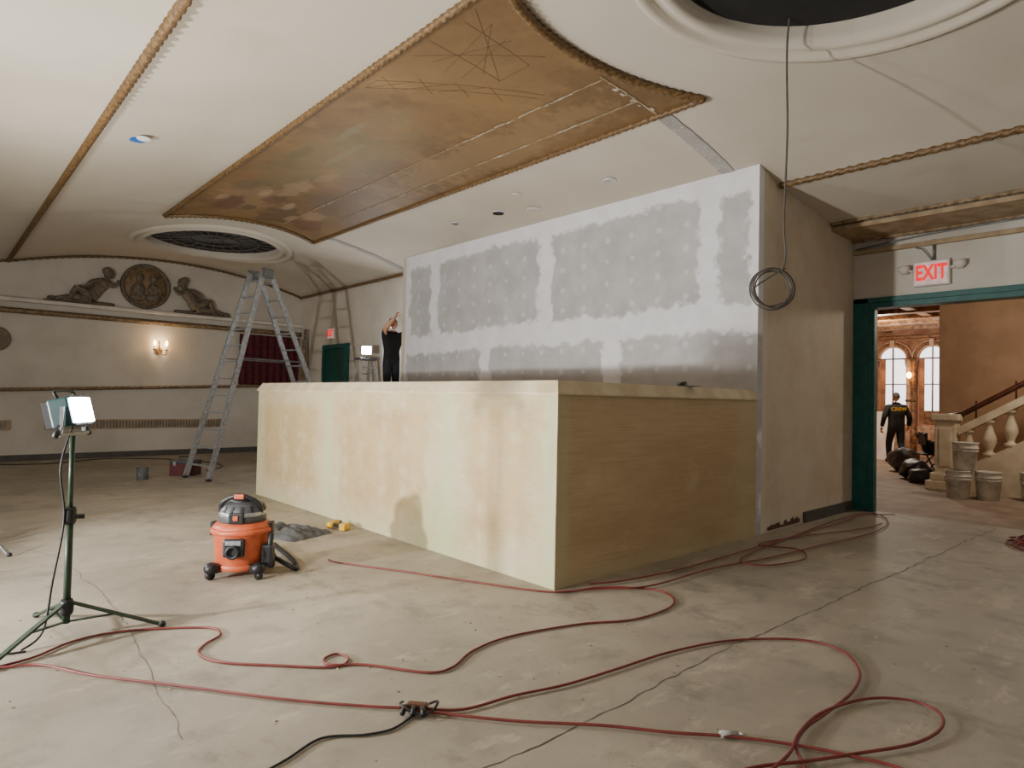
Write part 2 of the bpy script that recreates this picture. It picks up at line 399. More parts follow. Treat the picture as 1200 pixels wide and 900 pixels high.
# ---------------- oculi
for (cx,cy) in OC:
    e=E('ceiling_oculus',(cx,cy,0)); prof=[(1.2,.55),(1.2,.02),(1.21,-.05),(1.26,-.07),(1.29,-.05),(1.30,-.02),(1.37,-.02),(1.385,-.05),(1.42,-.06),(1.46,-.05),(1.48,.01)]
    N=96;vs=[];fs=[]
    for r,dz in prof:
        for k in range(N):
            a=2*math.pi*k/N; x=r*math.cos(a); z=(zc(cx+x)+dz) if dz<.5 else 4.9
            vs.append((x,r*math.sin(a),z))
    for i in range(len(prof)-1):
        for k in range(N):
            l=(k+1)%N; fs.append((i*N+k,i*N+l,(i+1)*N+l,(i+1)*N+k))
    mk('ring_moulding',vs,fs,M_ceil,e,True)
    lathe('dark_drum',[(1.19,4.5),(1.19,5.3),(.01,5.3)],M_dark,e,seg=64)
    if cy>5:
        lathe('hub',[(.12,4.50),(.14,4.47),(.10,4.45),(.01,4.45)],M_dslat,e,seg=20)
        for i in range(12):
            a=math.pi*i/12; w=1.17; beam('spoke_%d'%i,(-w*math.cos(a),-w*math.sin(a),4.50),(w*math.cos(a),w*math.sin(a),4.50),.022,.03,M_dslat,e)
        for r in (.45,.82): sweep('ring_%d'%int(r*100),[(r*math.cos(2*math.pi*i/48),r*math.sin(2*math.pi*i/48),4.47) for i in range(48)],.014,M_dslat,e,6,True)
    else:
        beam('joist_1',(-.1,-1.17,4.75),(-.1,1.17,4.75),.06,.12,M_dslat,e); beam('joist_2',(-1.05,-.3,4.8),(1.1,.35,4.8),.05,.1,M_relief,e)
        beam('joist_3',(.1,-.6,4.78),(1.12,.2,4.78),.04,.06,M_relief,e)
# ---------------- mural on the ceiling
m=E('ceiling_mural',(0,0,0))
def yend(x,cy,R,sg): return cy+sg*math.sqrt(R*R-(x-4.12)**2)
vs=[];fs=[];NX=30;NY=40
for i in range(NX+1):
    x=2.83+(5.42-2.83)*i/NX; ya=yend(x,1.45,2.22,1); yb=yend(x,13.4,2.22,-1)
    for j in range(NY+1): vs.append((x,ya+(yb-ya)*j/NY,zc(x)-.012))
for i in range(NX):
    for j in range(NY): a=i*(NY+1)+j; fs.append((a,a+1,a+NY+2,a+NY+1))
mk('painted_canvas',vs,fs,M_mural,m,True)
A=[(2.83,y,zc(2.83)-.025) for y in (yend(2.83,1.45,2.22,1),yend(2.83,13.4,2.22,-1))]; rope('rope_border_a',A,.03,.09,M_gold,m)
A=[(5.42,y,zc(5.42)-.025) for y in (yend(5.42,1.45,2.22,1),yend(5.42,13.4,2.22,-1))]; rope('rope_border_b',A,.028,.09,M_gold,m)
xs=[2.83+2.59*i/40 for i in range(41)]
rope('rope_border_c',[(x,yend(x,1.45,2.22,1),zc(x)-.03) for x in xs],.038,.09,M_gold,m)
rope('rope_border_d',[(x,yend(x,13.4,2.22,-1),zc(x)-.03) for x in xs],.032,.09,M_gold,m)
def strip(name,x0,x1,y0,y1,mat,par,off=.016,n=24,jit=0.0):
    vs=[];fs=[]; long_y=abs(y1-y0)>abs(x1-x0)
    for i in range(n+1):
        t=i/n; j1=random.uniform(-jit,jit); j2=random.uniform(-jit,jit)
        if long_y: P=[(x0+j1,y0+(y1-y0)*t),(x1+j2,y0+(y1-y0)*t)]
        else: P=[(x0+(x1-x0)*t,y0+j1),(x0+(x1-x0)*t,y1+j2)]
        for x,y in P: vs.append((x,y,zc(x)-off))
    for i in range(n): fs.append((2*i,2*i+1,2*i+3,2*i+2))
    return mk(name,vs,fs,mat,par)
strip('plaster_line_a',4.544,4.560,3.8,10.9,M_pline,m,.018,120,.005)
strip('plaster_line_b',5.066,5.084,3.8,9.6,M_pline,m,.018,100,.006)
strip('plaster_line_c',4.5,5.42,3.77,3.79,M_pline,m,.018,20,.008)
k=0
for (xx,ya,yb,nn) in ((4.55,3.85,6.0,20),(4.55,8.0,9.4,6),(5.075,4.0,6.0,12),(5.075,7.8,9.3,6)):
    for i in range(nn):
        y=random.uniform(ya,yb); w=random.uniform(.004,.010); x=xx+random.uniform(-.010,.010); strip('plaster_fleck_%d'%k,x-w,x+w,y,y+random.uniform(.04,.2),M_pfleck,m,.020,4,.004); k+=1
for i in range(10):
    x=random.uniform(4.6,5.4); w=random.uniform(.006,.016); y=3.78+random.uniform(-.03,.05); strip('plaster_fleck_%d'%k,x-w*2,x+w*2,y-w,y+w,M_pfleck,m,.020,3,.004); k+=1
def line(x0,y0,x1,y1,i):
    n=12; sweep('dark_stroke_%d'%i,[(x0+(x1-x0)*t/n,y0+(y1-y0)*t/n,zc(x0+(x1-x0)*t/n)-.0120) for t in range(n+1)],.0026,M_stroke,m,4)  # thin dark strokes laid over the mural
LN=[(2.95,3.7,3.9,4.5),(2.95,4.3,3.9,4.5),(3.0,3.9,3.9,4.1),(3.9,4.1,3.9,4.5),(3.0,5.2,4.4,4.4),(3.0,5.4,4.4,4.5),(3.2,3.8,3.4,4.7),(3.45,3.9,3.6,4.7),(3.0,5.1,3.3,5.3),(3.3,4.95,3.6,5.15),(3.6,4.8,3.9,4.95),(3.2,3.8,3.7,4.5),(3.5,3.9,3.2,4.6),(3.0,4.6,3.9,3.9),(3.9,4.65,4.2,4.8),(3.0,5.2,3.0,5.4),(3.3,5.02,3.0,5.4),(3.6,4.85,3.3,5.24),(3.9,4.68,3.6,5.06)]
for i,l in enumerate(LN): line(*l,i)
tp_=E('ceiling_tape_strip'); strip('tape',5.45,6.78,3.67,3.83,M_tape,tp_,.01,20,.008)
for i in range(8):
    for dy in (-.04,.045):
        x=5.6+i*.15; ell('screw_spot_%d'%i,(x,3.75+dy,zc(x)-.012),(.014,.014,.004),M_patch,tp_,8)
strip('ceiling_tape_strip',5.45,7.18,11.0,11.15,M_tape,None,.01,20,.01)
# ceiling fittings
def disc(name,x,y,r,mat,off=.01,par=None): return lathe(name,[(r,0),(r,-.012),(r*.8,-.016)],mat,par,(x,y,zc(x)-off+.01),24)
e=E('recessed_downlight',(0,0,0)); disc('blue_tape',1.58,7.66,.085,M_blue,.01,e); ell('lamp',(1.63,7.56,zc(1.6)-.02),(.075,.075,.02),M_patch,e,12)
e=E('recessed_downlight',(0,0,0)); disc('trim_ring',6.27,7.2,.10,M_patch,.01,e); disc('hole',6.27,7.2,.085,M_dark,.02,e)
e=E('recessed_downlight',(0,0,0)); disc('trim_ring',6.2,8.2,.085,M_patch,.01,e); disc('hole',6.21,8.18,.05,M_steelgrey,.02,e)
disc('ceiling_patch',6.3,5.1,.09,M_patch); disc('ceiling_patch',6.45,6.6,.12,M_white); disc('ceiling_patch',6.0,6.5,.08,M_white)
# ---------------- counter / bar enclosure
cb=E('drywalled_bar_counter',(0,0,0))
vs=[(3.58,3.37,0),(3.58,9.30,0),(6.779,9.30,0),(6.779,3.37,0)]; vs+=[(a,b,1.5) for a,b,_ in vs]
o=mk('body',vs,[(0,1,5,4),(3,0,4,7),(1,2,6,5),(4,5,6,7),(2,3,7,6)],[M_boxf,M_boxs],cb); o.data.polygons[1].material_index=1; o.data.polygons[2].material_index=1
o_=.022; i_=.04
vs=[(3.58-o_,3.37-o_,1.488),(3.58-o_,9.32,1.488),(6.779,9.32,1.488),(6.779,3.37-o_,1.488),(3.58-o_,3.37-o_,1.502),(3.58-o_,9.32,1.502),(6.779,9.32,1.502),(6.779,3.37-o_,1.502),
    (3.58+i_,3.37+i_,1.60),(3.58+i_,9.27,1.60),(6.779,9.27,1.60),(6.779,3.37+i_,1.60)]
mk('cap',vs,[(0,1,5,4),(3,0,4,7),(1,2,6,5),(4,5,9,8),(7,4,8,11),(5,6,10,9),(8,9,10,11),(3,2,1,0)],M_cap,cb)
box('corner_bead',(3.572,3.586),(3.362,3.376),(0,1.485),M_cap,cb)
t=E('trowel',(5.55,3.50,1.60),math.radians(60))
cyl('grip',(0,0,.035),(.14,0,.03),.02,M_blk,t,10); box('blade',(-.22,0),(-.045,.045),(.004,.008),M_blk,t); cyl('shank',(-.05,0,.01),(.0,0,.035),.008,M_steelgrey,t,8)

# ---------------- far wall relief: medallion flanked by reclining cherubs
rl=E('wall_relief_sculpture',(3.60,16.12,3.27))
lathe('medallion_ring',[(.50,0),(.50,.05),(.47,.08),(.43,.06),(.42,.03),(.01,.03)],M_relief,rl,(0,0,.52),48,axis='-Y')
lathe('medallion_field',[(.42,.0),(.42,.035),(.01,.05)],M_relback,rl,(0,0,.52),40,axis='-Y')
for sg,hx in ((-1,-.13),(1,.14)):
    ell('bust_head_%d'%sg,(hx,-.08,.70),(.08,.06,.095),M_relief,rl); ell('bust_chest_%d'%sg,(hx*1.1,-.05,.44),(.13,.06,.16),M_relief,rl); cyl('bust_neck_%d'%sg,(hx,-.06,.54),(hx,-.07,.64),.04,M_relief,rl,10)
    sweep('bust_arm_%d'%sg,cr([(hx*1.7,-.06,.50),(hx*2.1,-.08,.36),(hx*.9,-.09,.30)],4),[.04]*5+[.03]*4,M_relief,rl,8)
    ell('bust_lap_%d'%sg,(hx,-.06,.27),(.17,.06,.09),M_relief,rl)
def limb(nm,P,R):
    pts=cr(P,6); n=len(pts); m_=len(R)-1
    rr_=[]
    for i in range(n):
        t=i/(n-1)*m_; a=min(int(t),m_-1); rr_.append(R[a]+(R[a+1]-R[a])*(t-a))
    sweep(nm,pts,rr_,M_relief,rl,12)
for sg in (-1,1):
    s=lambda x,z,y=-.10:(sg*x,y,z); T='l' if sg<0 else 'r'
    limb('torso_'+T,[s(1.06,.12),s(1.00,.22),s(.92,.34),s(.83,.46),s(.78,.54)],[.11,.13,.115,.13,.07])
    limb('neck_'+T,[s(.79,.52),s(.76,.60)],[.055,.05])
    ell('cherub_head_'+T,s(.73,.69,-.12),(.10,.09,.115),M_relief,rl,16); ell('cherub_curls_'+T,s(.765,.735,-.115),(.095,.09,.09),M_relief,rl,14); ell('cherub_nose_'+T,s(.635,.685,-.13),(.02,.02,.022),M_relief,rl,8); ell('cherub_chin_'+T,s(.67,.61,-.13),(.03,.03,.025),M_relief,rl,8)
    limb('arm_in_'+T,[s(.78,.52,-.14),s(.66,.42,-.17),s(.57,.50,-.17)],[.055,.045,.032]); ell('hand_in_'+T,s(.56,.53,-.17),(.035,.03,.045),M_relief,rl,10)
    limb('arm_out_'+T,[s(.88,.52,-.14),s(1.05,.46,-.17),s(1.16,.33,-.18)],[.058,.048,.034]); ell('hand_out_'+T,s(1.18,.30,-.18),(.04,.03,.035),M_relief,rl,10)
    limb('thigh_up_'+T,[s(1.04,.15,-.14),s(1.20,.26,-.17),s(1.30,.33,-.17)],[.10,.085,.06]); limb('shin_up_'+T,[s(1.30,.33,-.17),s(1.37,.20,-.16),s(1.41,.07,-.15)],[.06,.055,.032]); ell('foot_up_'+T,s(1.46,.045,-.15),(.075,.035,.035),M_relief,rl,10)
    limb('leg_low_'+T,[s(1.04,.11),s(1.25,.13),s(1.45,.10),s(1.66,.06)],[.10,.085,.06,.034]); ell('foot_low_'+T,s(1.73,.06),(.075,.035,.04),M_relief,rl,10)
    limb('scroll_base_'+T,[s(.60,.03,-.05),s(1.0,.035,-.05),s(1.5,.025,-.05),s(1.85,.015,-.05)],[.035,.04,.03,.012])
p=E('wall_plaque',(1.02,16.12,2.42)); lathe('disc',[(.24,0),(.24,.04),(.2,.05),(.18,.03),(.01,.05)],M_plaque,p,seg=32,axis='-Y')
# sconce
sc=E('wall_sconce',(3.92,16.13,2.42))
lathe('backplate',[(.07,0),(.07,.02),(.03,.035),(.01,.035)],M_gold,sc,(0,0,-.05),20,axis='-Y')
for sg in (-1,1):
    sweep('arm_%d'%sg,cr([(0,-.03,-.08),(sg*.06,-.1,-.14),(sg*.12,-.13,-.12),(sg*.12,-.13,-.04)],5),.012,M_gold,sc,8)
    lathe('cup_%d'%sg,[(.012,-.05),(.04,-.035),(.045,-.02),(.02,-.02)],M_gold,sc,(sg*.12,-.13,0),16)
    lathe('candle_%d'%sg,[(.018,-.02),(.018,.06)],M_white,sc,(sg*.12,-.13,0),12)
    lathe('flame_bulb_%d'%sg,[(.012,.06),(.032,.10),(.028,.14),(.004,.19)],M_candle,sc,(sg*.12,-.13,0),12)
sweep('finial',[(0,-.03,-.05),(0,-.03,.1),(0,-.03,.16)],[.02,.012,.02],M_gold,sc,8)
l=bpy.data.lights.new('sconce_glow','POINT'); l.energy=12; l.color=(1,.70,.42); l.shadow_soft_size=.08; lo=bpy.data.objects.new('sconce_glow',l); col.objects.link(lo); lo.parent=sc; lo.location=(0,-.22,.1)
# crimson curtain (pleated)
vs=[];fs=[];N=60
for i in range(N+1):
    x=5.65+1.5*i/N; y=16.0+.02*math.sin(i*.9)
    vs+=[(x,y,1.66),(x,y,2.90)]
for i in range(N): fs.append((2*i,2*i+2,2*i+3,2*i+1))
mk('crimson_curtain',vs,fs,M_crim,None,True)
pl=E('leaning_trim_boards',(7.0,15.3,0))
for i,(a,b) in enumerate([(0,.05),(.06,.12),(-.1,.0)]): beam('board_%d'%i,(a-.1,b*3-.2,0),(a+.1,b*3+.05,3.1-i*.25),.08,.03,M_gold2 if i else M_relief,pl)
d=E('door_2',(7.26,14.1,0))
box('leaf',(-.05,0),(-.52,.52),(0,2.55),M_teal,d,.01); box('frame_top',(-.08,0),(-.62,.62),(2.55,2.66),M_teal,d,.01)
box('frame_l',(-.08,0),(-.62,-.52),(0,2.55),M_teal,d,.01); box('frame_r',(-.08,0),(.52,.62),(0,2.55),M_teal,d,.01)
for zz in (.3,1.4): box('panel_%d'%int(zz*10),(-.06,-.04),(-.38,.38),(zz,zz+.9),M_teal,d,.015)
cyl('knob',(-.05,-.42,1.05),(-.11,-.42,1.05),.025,M_gold,d,12)
def exitsign(loc,sc,heads):
    e=E('exit_sign',loc,0,sc)
    box('housing',(-.07,0),(-.205,.205),(-.165,.165),M_white,e,.012); box('face',(-.078,-.068),(-.185,.185),(-.145,.145),M_exface,e,.004)
    textmesh('letters','EXIT',.27,M_exit,e,(-.082,0,0),(math.radians(90),0,math.radians(-90)),.003,.64,.03)
    if heads:
        for sg in (-1,1):
            cyl('lamp_arm_%d'%sg,(-.03,sg*.2,.05),(-.06,sg*.29,.07),.02,M_white,e,10)
            lathe('lamp_head_%d'%sg,[(.03,-.05),(.07,.0),(.075,.05),(.06,.055)],M_white,e,(-.06,sg*.31,.07),20,axis='Z')
        cyl('conduit',(-.03,-.02,.16),(-.03,-.02,.44),.015,M_steelgrey,e,10); sweep('wire_loop',cr([(-.03,.0,.17),(-.06,.10,.32),(-.05,.18,.36),(-.03,.05,.42)],6),.007,M_steelgrey,e,6)
    return e
exitsign((9.63,2.42,3.19),1.0,True); exitsign((7.26,14.35,2.93),.8,False)
sweep('ceiling_conduit',cr([(9.5,3.3,3.62),(9.5,2.4,3.69),(9.45,1.2,3.70),(9.45,-1,3.70)],6),.012,M_steelgrey,None,8)
# hanging cable coil
hc=E('hanging_cable',(4.97,2.25,0))
sweep('drop',cr([(-.1,-.15,4.85),(0,0,4.4),(.01,.0,3.6),(-.01,.01,2.9),(.0,0,2.62),(-.02,.02,2.50)],8),.008,M_cable,hc,8)
for k in range(5):
    R=.15+random.uniform(-.012,.022); ph=random.uniform(-.35,.35); cx=-.10+random.uniform(-.02,.02); cz=2.35+random.uniform(-.02,.02); el=random.uniform(.85,1.05)
    pts=[]
    for i in range(40):
        a=2*math.pi*i/40; u_=R*math.cos(a)*el+cx; w_=R*math.sin(a)+cz+.03*math.cos(a)*ph; dd=.02*math.sin(a*1+ph*4)+.012*k
        pts.append((.736*u_+.677*dd,-.677*u_+.736*dd,w_))
    sweep('coil_%d'%k,pts,.006,M_cable,hc,6,True)
sweep('tail',cr([(.0,0,2.52),(-.10,.09,2.44),(-.2,.17,2.33),(-.12,.1,2.22),(.0,.0,2.26),(.02,-.02,2.36)],6),.006,M_cable,hc,6)

# ---------------- work lights
def worklight(name,loc,hz,rz,green,energy,tilt=-100,legoff=0):
    e=E(name,loc); ml=M_green if green else M_alu
    cyl('pole_lower',(0,0,.08),(0,0,hz*.55),.020,ml,e,14); cyl('pole_upper',(0,0,hz*.53),(0,0,hz-.12),.014,ml,e,12)
    zc_=hz*.53
    lathe('collar',[(.028,zc_-.04),(.034,zc_-.02),(.034,zc_+.04),(.026,zc_+.06)],M_blk,e); cyl('knob',(0,0,zc_),(.07,-.02,zc_),.014,M_blk,e,10)
    zt=.20 if green else .50
    lathe('hub',[(.03,zt-.07),(.036,zt-.05),(.036,zt),(.028,zt+.02)],M_blk,e)
    for k,a in enumerate((-20,100,220)):
        a=math.radians(a+legoff); c,s=math.cos(a),math.sin(a)
        beam('leg_%d'%k,(c*.02,s*.02,zt),(c*.50,s*.50,.015),.028 if green else .035,.014,ml,e); beam('brace_%d'%k,(c*.02,s*.02,.09),(c*.26,s*.26,.11 if green else .23),.02,.008,ml,e)
        ell('foot_%d'%k,(c*.5,s*.5,.018),(.022,.022,.018),M_blk,e,10)
    h=bpy.data.objects.new('head',None); col.objects.link(h); h.parent=e; h.location=(0,0,hz); h.rotation_euler=(0,0,rz)
    beam('cross_bar',(-.16,0,-.13),(.16,0,-.13),.03,.02,M_steelgrey,h); cyl('cross_knob_1',(-.19,0,-.14),(-.14,0,-.08),.016,M_blk,h,8)
    cyl('cross_knob_2',(.14,0,-.08),(.19,0,-.14),.016,M_blk,h,8)
    beam('yoke_l',(-.125,0,-.13),(-.125,0,.03),.012,.02,M_steelgrey,h,(0,1,0)); beam('yoke_r',(.125,0,-.13),(.125,0,.03),.012,.02,M_steelgrey,h,(0,1,0))
    hd=bpy.data.objects.new('tilt',None); col.objects.link(hd); hd.parent=h; hd.rotation_euler=(math.radians(-(abs(tilt)-90)),0,0)
    box('housing',(-.11,.11),(-.035,.08),(-.085,.085),M_tealhead,hd,.012)
    for k in range(7): box('fin_%d'%k,(-.10+.031*k,-.092+.031*k),(.075,.115),(-.075,.075),M_blk,hd)
    box('led_face',(-.100,.100),(-.058,-.034),(-.074,.074),M_led,hd,.006); box('bezel_t',(-.11,.11),(-.05,-.03),(.074,.088),M_blk,hd); box('bezel_b',(-.11,.11),(-.05,-.03),(-.088,-.074),M_blk,hd)
    sweep('handle',cr([(-.10,.02,.085),(-.09,.03,.13),(.09,.03,.13),(.10,.02,.085)],6),.009,M_blk,hd,8)
    l=bpy.data.lights.new('flood','AREA'); l.shape='RECTANGLE'; l.size=.18; l.size_y=.13; l.energy=energy; l.color=(1.0,.985,.95)
    lo=bpy.data.objects.new('flood',l); col.objects.link(lo); lo.parent=hd; lo.location=(0,-.07,0); lo.rotation_euler=(math.radians(-90),0,0)
    return e
w=worklight('unseen_fill_work_light',(.66,4.54,0),1.32,math.radians(56),True,62,-104)
sweep('power_cord',cr([(0,-.02,1.25),(-.06,-.05,1.0),(-.03,-.02,.7),(-.08,-.06,.35),(-.12,-.08,.08),(-.22,-.12,.01)],8),.006,M_bcord,w,6)
worklight('unseen_fill_work_light',(.22,7.33,0),1.35,math.radians(75),False,85,-102,-22)
worklight('unseen_fill_work_light',(-2.3,5.0,0),1.02,math.radians(88),False,410,-104,10)  # extra lamp added out of view to brighten the drywall
# ---------------- ladders
def section(e,tag,b,t,wb,wt,n,axis,mat,rw=.07,rd=.03,step=False,top_free=0):
    b=V(b);t=V(t);ax=V(axis).normalized(); up=(t-b).normalized()
    for sg,nn in ((-1,'l'),(1,'r')):
        beam('rail_%s_%s'%(tag,nn),b+ax*sg*wb/2,t+ax*sg*wt/2,rd,rw,mat,e,ax.cross(up))
        ell('foot_%s_%s'%(tag,nn),b+ax*sg*wb/2+V((0,0,.025)),(.05,.05,.025),M_blk,e,10)
    for i in range(n):
        f=(i+.8)/(n+.4+top_free); c=b.lerp(t,f); w=wb+(wt-wb)*f
        beam('rung_%s_%d'%(tag,i),c-ax*w/2,c+ax*w/2,.075 if step else .035,.025,mat,e)
ld=E('tall_a_frame_ladder',(4.75,11.62,0),math.radians(11.5))
section(ld,'front',(-1.40,0,0),(-.42,0,3.62),.74,.40,12,(0,1,0),M_alu,.085,.035)
section(ld,'rear',(1.33,0,0),(-.26,0,3.62),.66,.36,12,(0,1,0),M_alu,.085,.035)
for sg in (-1,1): box('hinge_%d'%sg,(-.46,-.22),(sg*.21-.02,sg*.21+.02),(3.5,3.68),M_steelgrey,ld,.02)
cyl('hinge_pin',(-.34,-.22,3.6),(-.34,.22,3.6),.03,M_alu,ld,12)
for sg in (-1,1): beam('spreader_%d'%sg,(-.84,sg*.27,2.05),(.42,sg*.25,2.05),.02,.02,M_steelgrey,ld)
def stepladder(name,loc,rz,h):
    e=E(name,loc,rz); section(e,'front',(-.42,0,0),(-.06,0,h),.5,.32,int(h/.3),(0,1,0),M_alu,.07,.03,True); section(e,'rear',(.38,0,0),(.06,0,h),.46,.3,4,(0,1,0),M_alu,.04,.025)
    box('top_cap',(-.14,.14),(-.2,.2),(h-.02,h+.03),M_dgrey,e,.01); return e
stepladder('step_ladder',(6.92,11.12,0),math.radians(90),1.22)
s2=stepladder('step_ladder',(6.90,12.12,0),math.radians(90),2.22)
wl=E('clamp_work_light',(6.86,12.0,2.25),math.radians(-40)); cyl('stem',(0,0,0),(0,0,.08),.012,M_blk,wl,8); box('housing',(-.10,.10),(-.03,.03),(.07,.24),M_tealhead,wl,.01); box('led_face',(-.095,.095),(-.05,-.03),(.075,.235),M_led,wl,.006)
l=bpy.data.lights.new('flood2','AREA'); l.size=.14; l.energy=26; lo=bpy.data.objects.new('flood2',l); col.objects.link(lo); lo.parent=wl; lo.location=(0,-.06,.15); lo.rotation_euler=(math.radians(-90),0,0)

# ---------------- wet/dry vacuum
va=E('wet_dry_shop_vacuum',(1.93,5.27,0),math.radians(-36),.95)
lathe('drum',[(.16,.07),(.195,.075),(.205,.10),(.225,.33),(.235,.36),(.232,.375)],M_org,va,seg=40)
lathe('drum_rim',[(.235,.355),(.250,.362),(.250,.392),(.238,.40),(.2,.40)],M_org,va,seg=40)
lathe('lid',[(.235,.395),(.235,.41),(.215,.435),(.17,.455),(.12,.465)],M_org,va,seg=40)
lathe('motor_head',[(.185,.435),(.19,.48),(.18,.55),(.15,.595),(.10,.615),(.06,.62)],M_dgrey,va,seg=32)
lathe('motor_top',[(.10,.60),(.10,.625),(.07,.64),(.01,.645)],M_blk,va,seg=24)
lathe('motor_band',[(.186,.50),(.190,.505),(.186,.53),(.182,.535)],M_alu,va,seg=32)
for k in range(14):
    a=2*math.pi*k/14; beam('vent_%d'%k,(.184*math.cos(a),.184*math.sin(a),.54),(.160*math.cos(a),.160*math.sin(a),.585),.02,.01,M_blk,va,(math.cos(a),math.sin(a),0))
sweep('handle',cr([(-.16,-.05,.50),(-.15,-.08,.60),(-.05,-.11,.665),(.05,-.11,.665),(.15,-.08,.60),(.16,-.05,.50)],5),.018,M_blk,va,8)
box('handle_inset',(-.04,.04),(-.135,-.10),(.645,.685),M_org,va,.008)
box('front_label',(-.085,.085),(-.25,-.20),(.19,.34),M_blk,va,.02); box('label_plate',(-.06,.06),(-.256,-.25),(.29,.325),M_alu,va,.004)
lathe('inlet_port',[(.055,.20),(.055,.275),(.040,.285),(.036,.26)],M_blk,va,(0,0,.235),20,axis='-Y')
for sg in (-1,1):
    box('latch_%d'%sg,(sg*.235-.02,sg*.235+.02),(-.04,.04),(.33,.44),M_blk,va,.01)
box('switch_panel',(-.06,.06),(-.205,-.16),(.455,.54),M_blk,va,.01); box('switch',(-.02,.02),(-.212,-.2),(.48,.52),M_org,va,.004)
for k,a in enumerate((-135,-45,45,135)):
    a=math.radians(a); c,s=math.cos(a),math.sin(a)
    beam('caster_arm_%d'%k,(c*.14,s*.14,.095),(c*.25,s*.25,.085),.10,.06,M_blk,va)
    ell('caster_cap_%d'%k,(c*.26,s*.26,.09),(.06,.06,.05),M_blk,va,14); cyl('wheel_%d'%k,(c*.27-s*.018,s*.27+c*.018,.035),(c*.27+s*.018,s*.27-c*.018,.035),.035,M_blk,va,18)
lathe('base_ring',[(.19,.06),(.215,.07),(.215,.11),(.2,.115)],M_org,va,seg=36)
box('tool_holder',(.19,.28),(-.14,-.02),(.08,.27),M_blk,va,.02); cyl('tool_tube',(.24,-.10,.12),(.26,-.10,.36),.025,M_blk,va,12)
hp=cr([(2.16,5.20,.11),(2.28,5.06,.03),(2.36,5.22,.025),(2.42,5.5,.025),(2.46,5.8,.025),(2.50,6.0,.025)],14)
rp=resamp(hp,.012); sweep('vacuum_hose',rp,[.018+.0035*(i%2) for i in range(len(rp))],M_blk,None,10)
# canvas heap
g_=22; vs=[];fs=[]; 
for i in range(g_+1):
    for j in range(g_+1):
        u=i/g_*2-1; w=j/g_*2-1; e=max(0,1-max(abs(u),abs(w))**3)
        hh=.012+e*(.03+.10*abs(mn.noise(V((u*2.2,w*2.2,1.3))))+.03*mn.noise(V((u*6,w*6,3))))
        vs.append((u*.26*(1+.12*mn.noise(V((w*2,3,0)))),w*.38*(1+.15*mn.noise(V((u*2,7,0)))),max(.004,hh) if e>0 else .004))
for i in range(g_):
    for j in range(g_): a=i*(g_+1)+j; fs.append((a,a+g_+1,a+g_+2,a+1))
o=mk('canvas_drop_cloth_bag',vs,fs,M_tarp,None,True); o.location=(2.84,6.50,0); o.rotation_euler=(0,0,math.radians(20))
dr=E('cordless_drill',(3.34,6.46,0),math.radians(30))
cyl('body',(-.09,0,.045),(.07,0,.045),.035,M_yel,dr,16); cyl('chuck',(.07,0,.045),(.14,0,.045),.026,M_blk,dr,14,.016); cyl('bit',(.14,0,.045),(.18,0,.045),.005,M_steelgrey,dr,8)
beam('grip',(-.03,0,.045),(-.06,-.15,.04),.045,.04,M_blk,dr); box('battery',(-.12,.0),(-.21,-.14),(.005,.075),M_yel,dr,.01)
pc=E('paint_can',(2.69,11.82,0)); lathe('can',[(.085,0),(.088,.005),(.088,.19),(.092,.195),(.092,.205),(.075,.205),(.073,.195),(.01,.195)],M_steelgrey,pc,seg=28); sweep('bail',[(.09*math.cos(a),-.02-.06*math.sin(a),.17-.10*math.sin(a)) for a in [math.pi*i/14 for i in range(15)]],.003,M_alu,pc,6)
tb=E('toolbox',(3.42,12.10,0),math.radians(-42)); box('body',(-.22,.22),(-.12,.12),(0,.2),M_maroon,tb,.01); box('lid',(-.225,.225),(-.125,.125),(.2,.27),M_dgrey,tb,.02)
sweep('handle',cr([(-.1,0,.27),(-.09,0,.31),(.09,0,.31),(.1,0,.27)],5),.01,M_blk,tb,8); box('latch_a',(-.15,-.11),(-.135,-.12),(.17,.24),M_alu,tb); box('latch_b',(.11,.15),(-.135,-.12),(.17,.24),M_alu,tb)
# ---------------- floor cords
C={}
C['c1']=[(0.338,4.239),(0.484,4.274),(0.696,4.411),(0.951,4.394),(1.317,4.167),(1.35,3.994),(1.231,3.887),(1.164,3.769),(1.221,3.574),(1.445,3.331),(1.607,3.168),(1.698,3.134),(1.762,3.197),(1.743,3.289),(1.657,3.27),(1.646,3.178),(1.795,3.053),(1.985,2.771),(2.126,2.736),(2.359,2.841),(2.679,2.865),(3.158,2.737),(3.482,2.575),(3.836,2.549),(4.063,2.629),(4.184,2.821),(4.075,3.019),(3.867,3.186),(3.51,3.33),(3.235,3.863),(2.982,4.435),(2.689,5.041),(2.657,5.212)]
C['c2']=[(.1,4.4),(.336,4.214),(.50,4.12),(.67,3.82),(.94,3.45),(1.29,2.96),(1.56,2.64),(1.728,2.473),(1.88,2.33),(2.15,2.28),(2.43,2.2),(2.78,2.15),(3.19,2.1),(3.63,1.97),(3.98,1.71),(4.02,1.47),(3.80,1.29),(3.50,1.215),(3.16,1.21),(2.94,1.215),(2.76,1.18),(2.64,1.10),(2.52,1.0),(2.3,.7)]
C['c3']=[(1.70,2.46),(1.98,2.10),(2.25,1.82),(2.43,1.59),(2.60,1.40),(2.74,1.20),(2.84,1.0),(2.9,.79),(2.8,.5)]
C['c4']=[(2.2,1.1),(2.34,1.155),(2.65,1.165),(2.86,1.21),(3.13,1.22),(3.44,1.135),(3.59,.99),(3.56,.86),(3.39,.81),(3.15,.85),(2.88,.98),(2.66,1.095),(2.46,1.21),(2.2,1.3)]
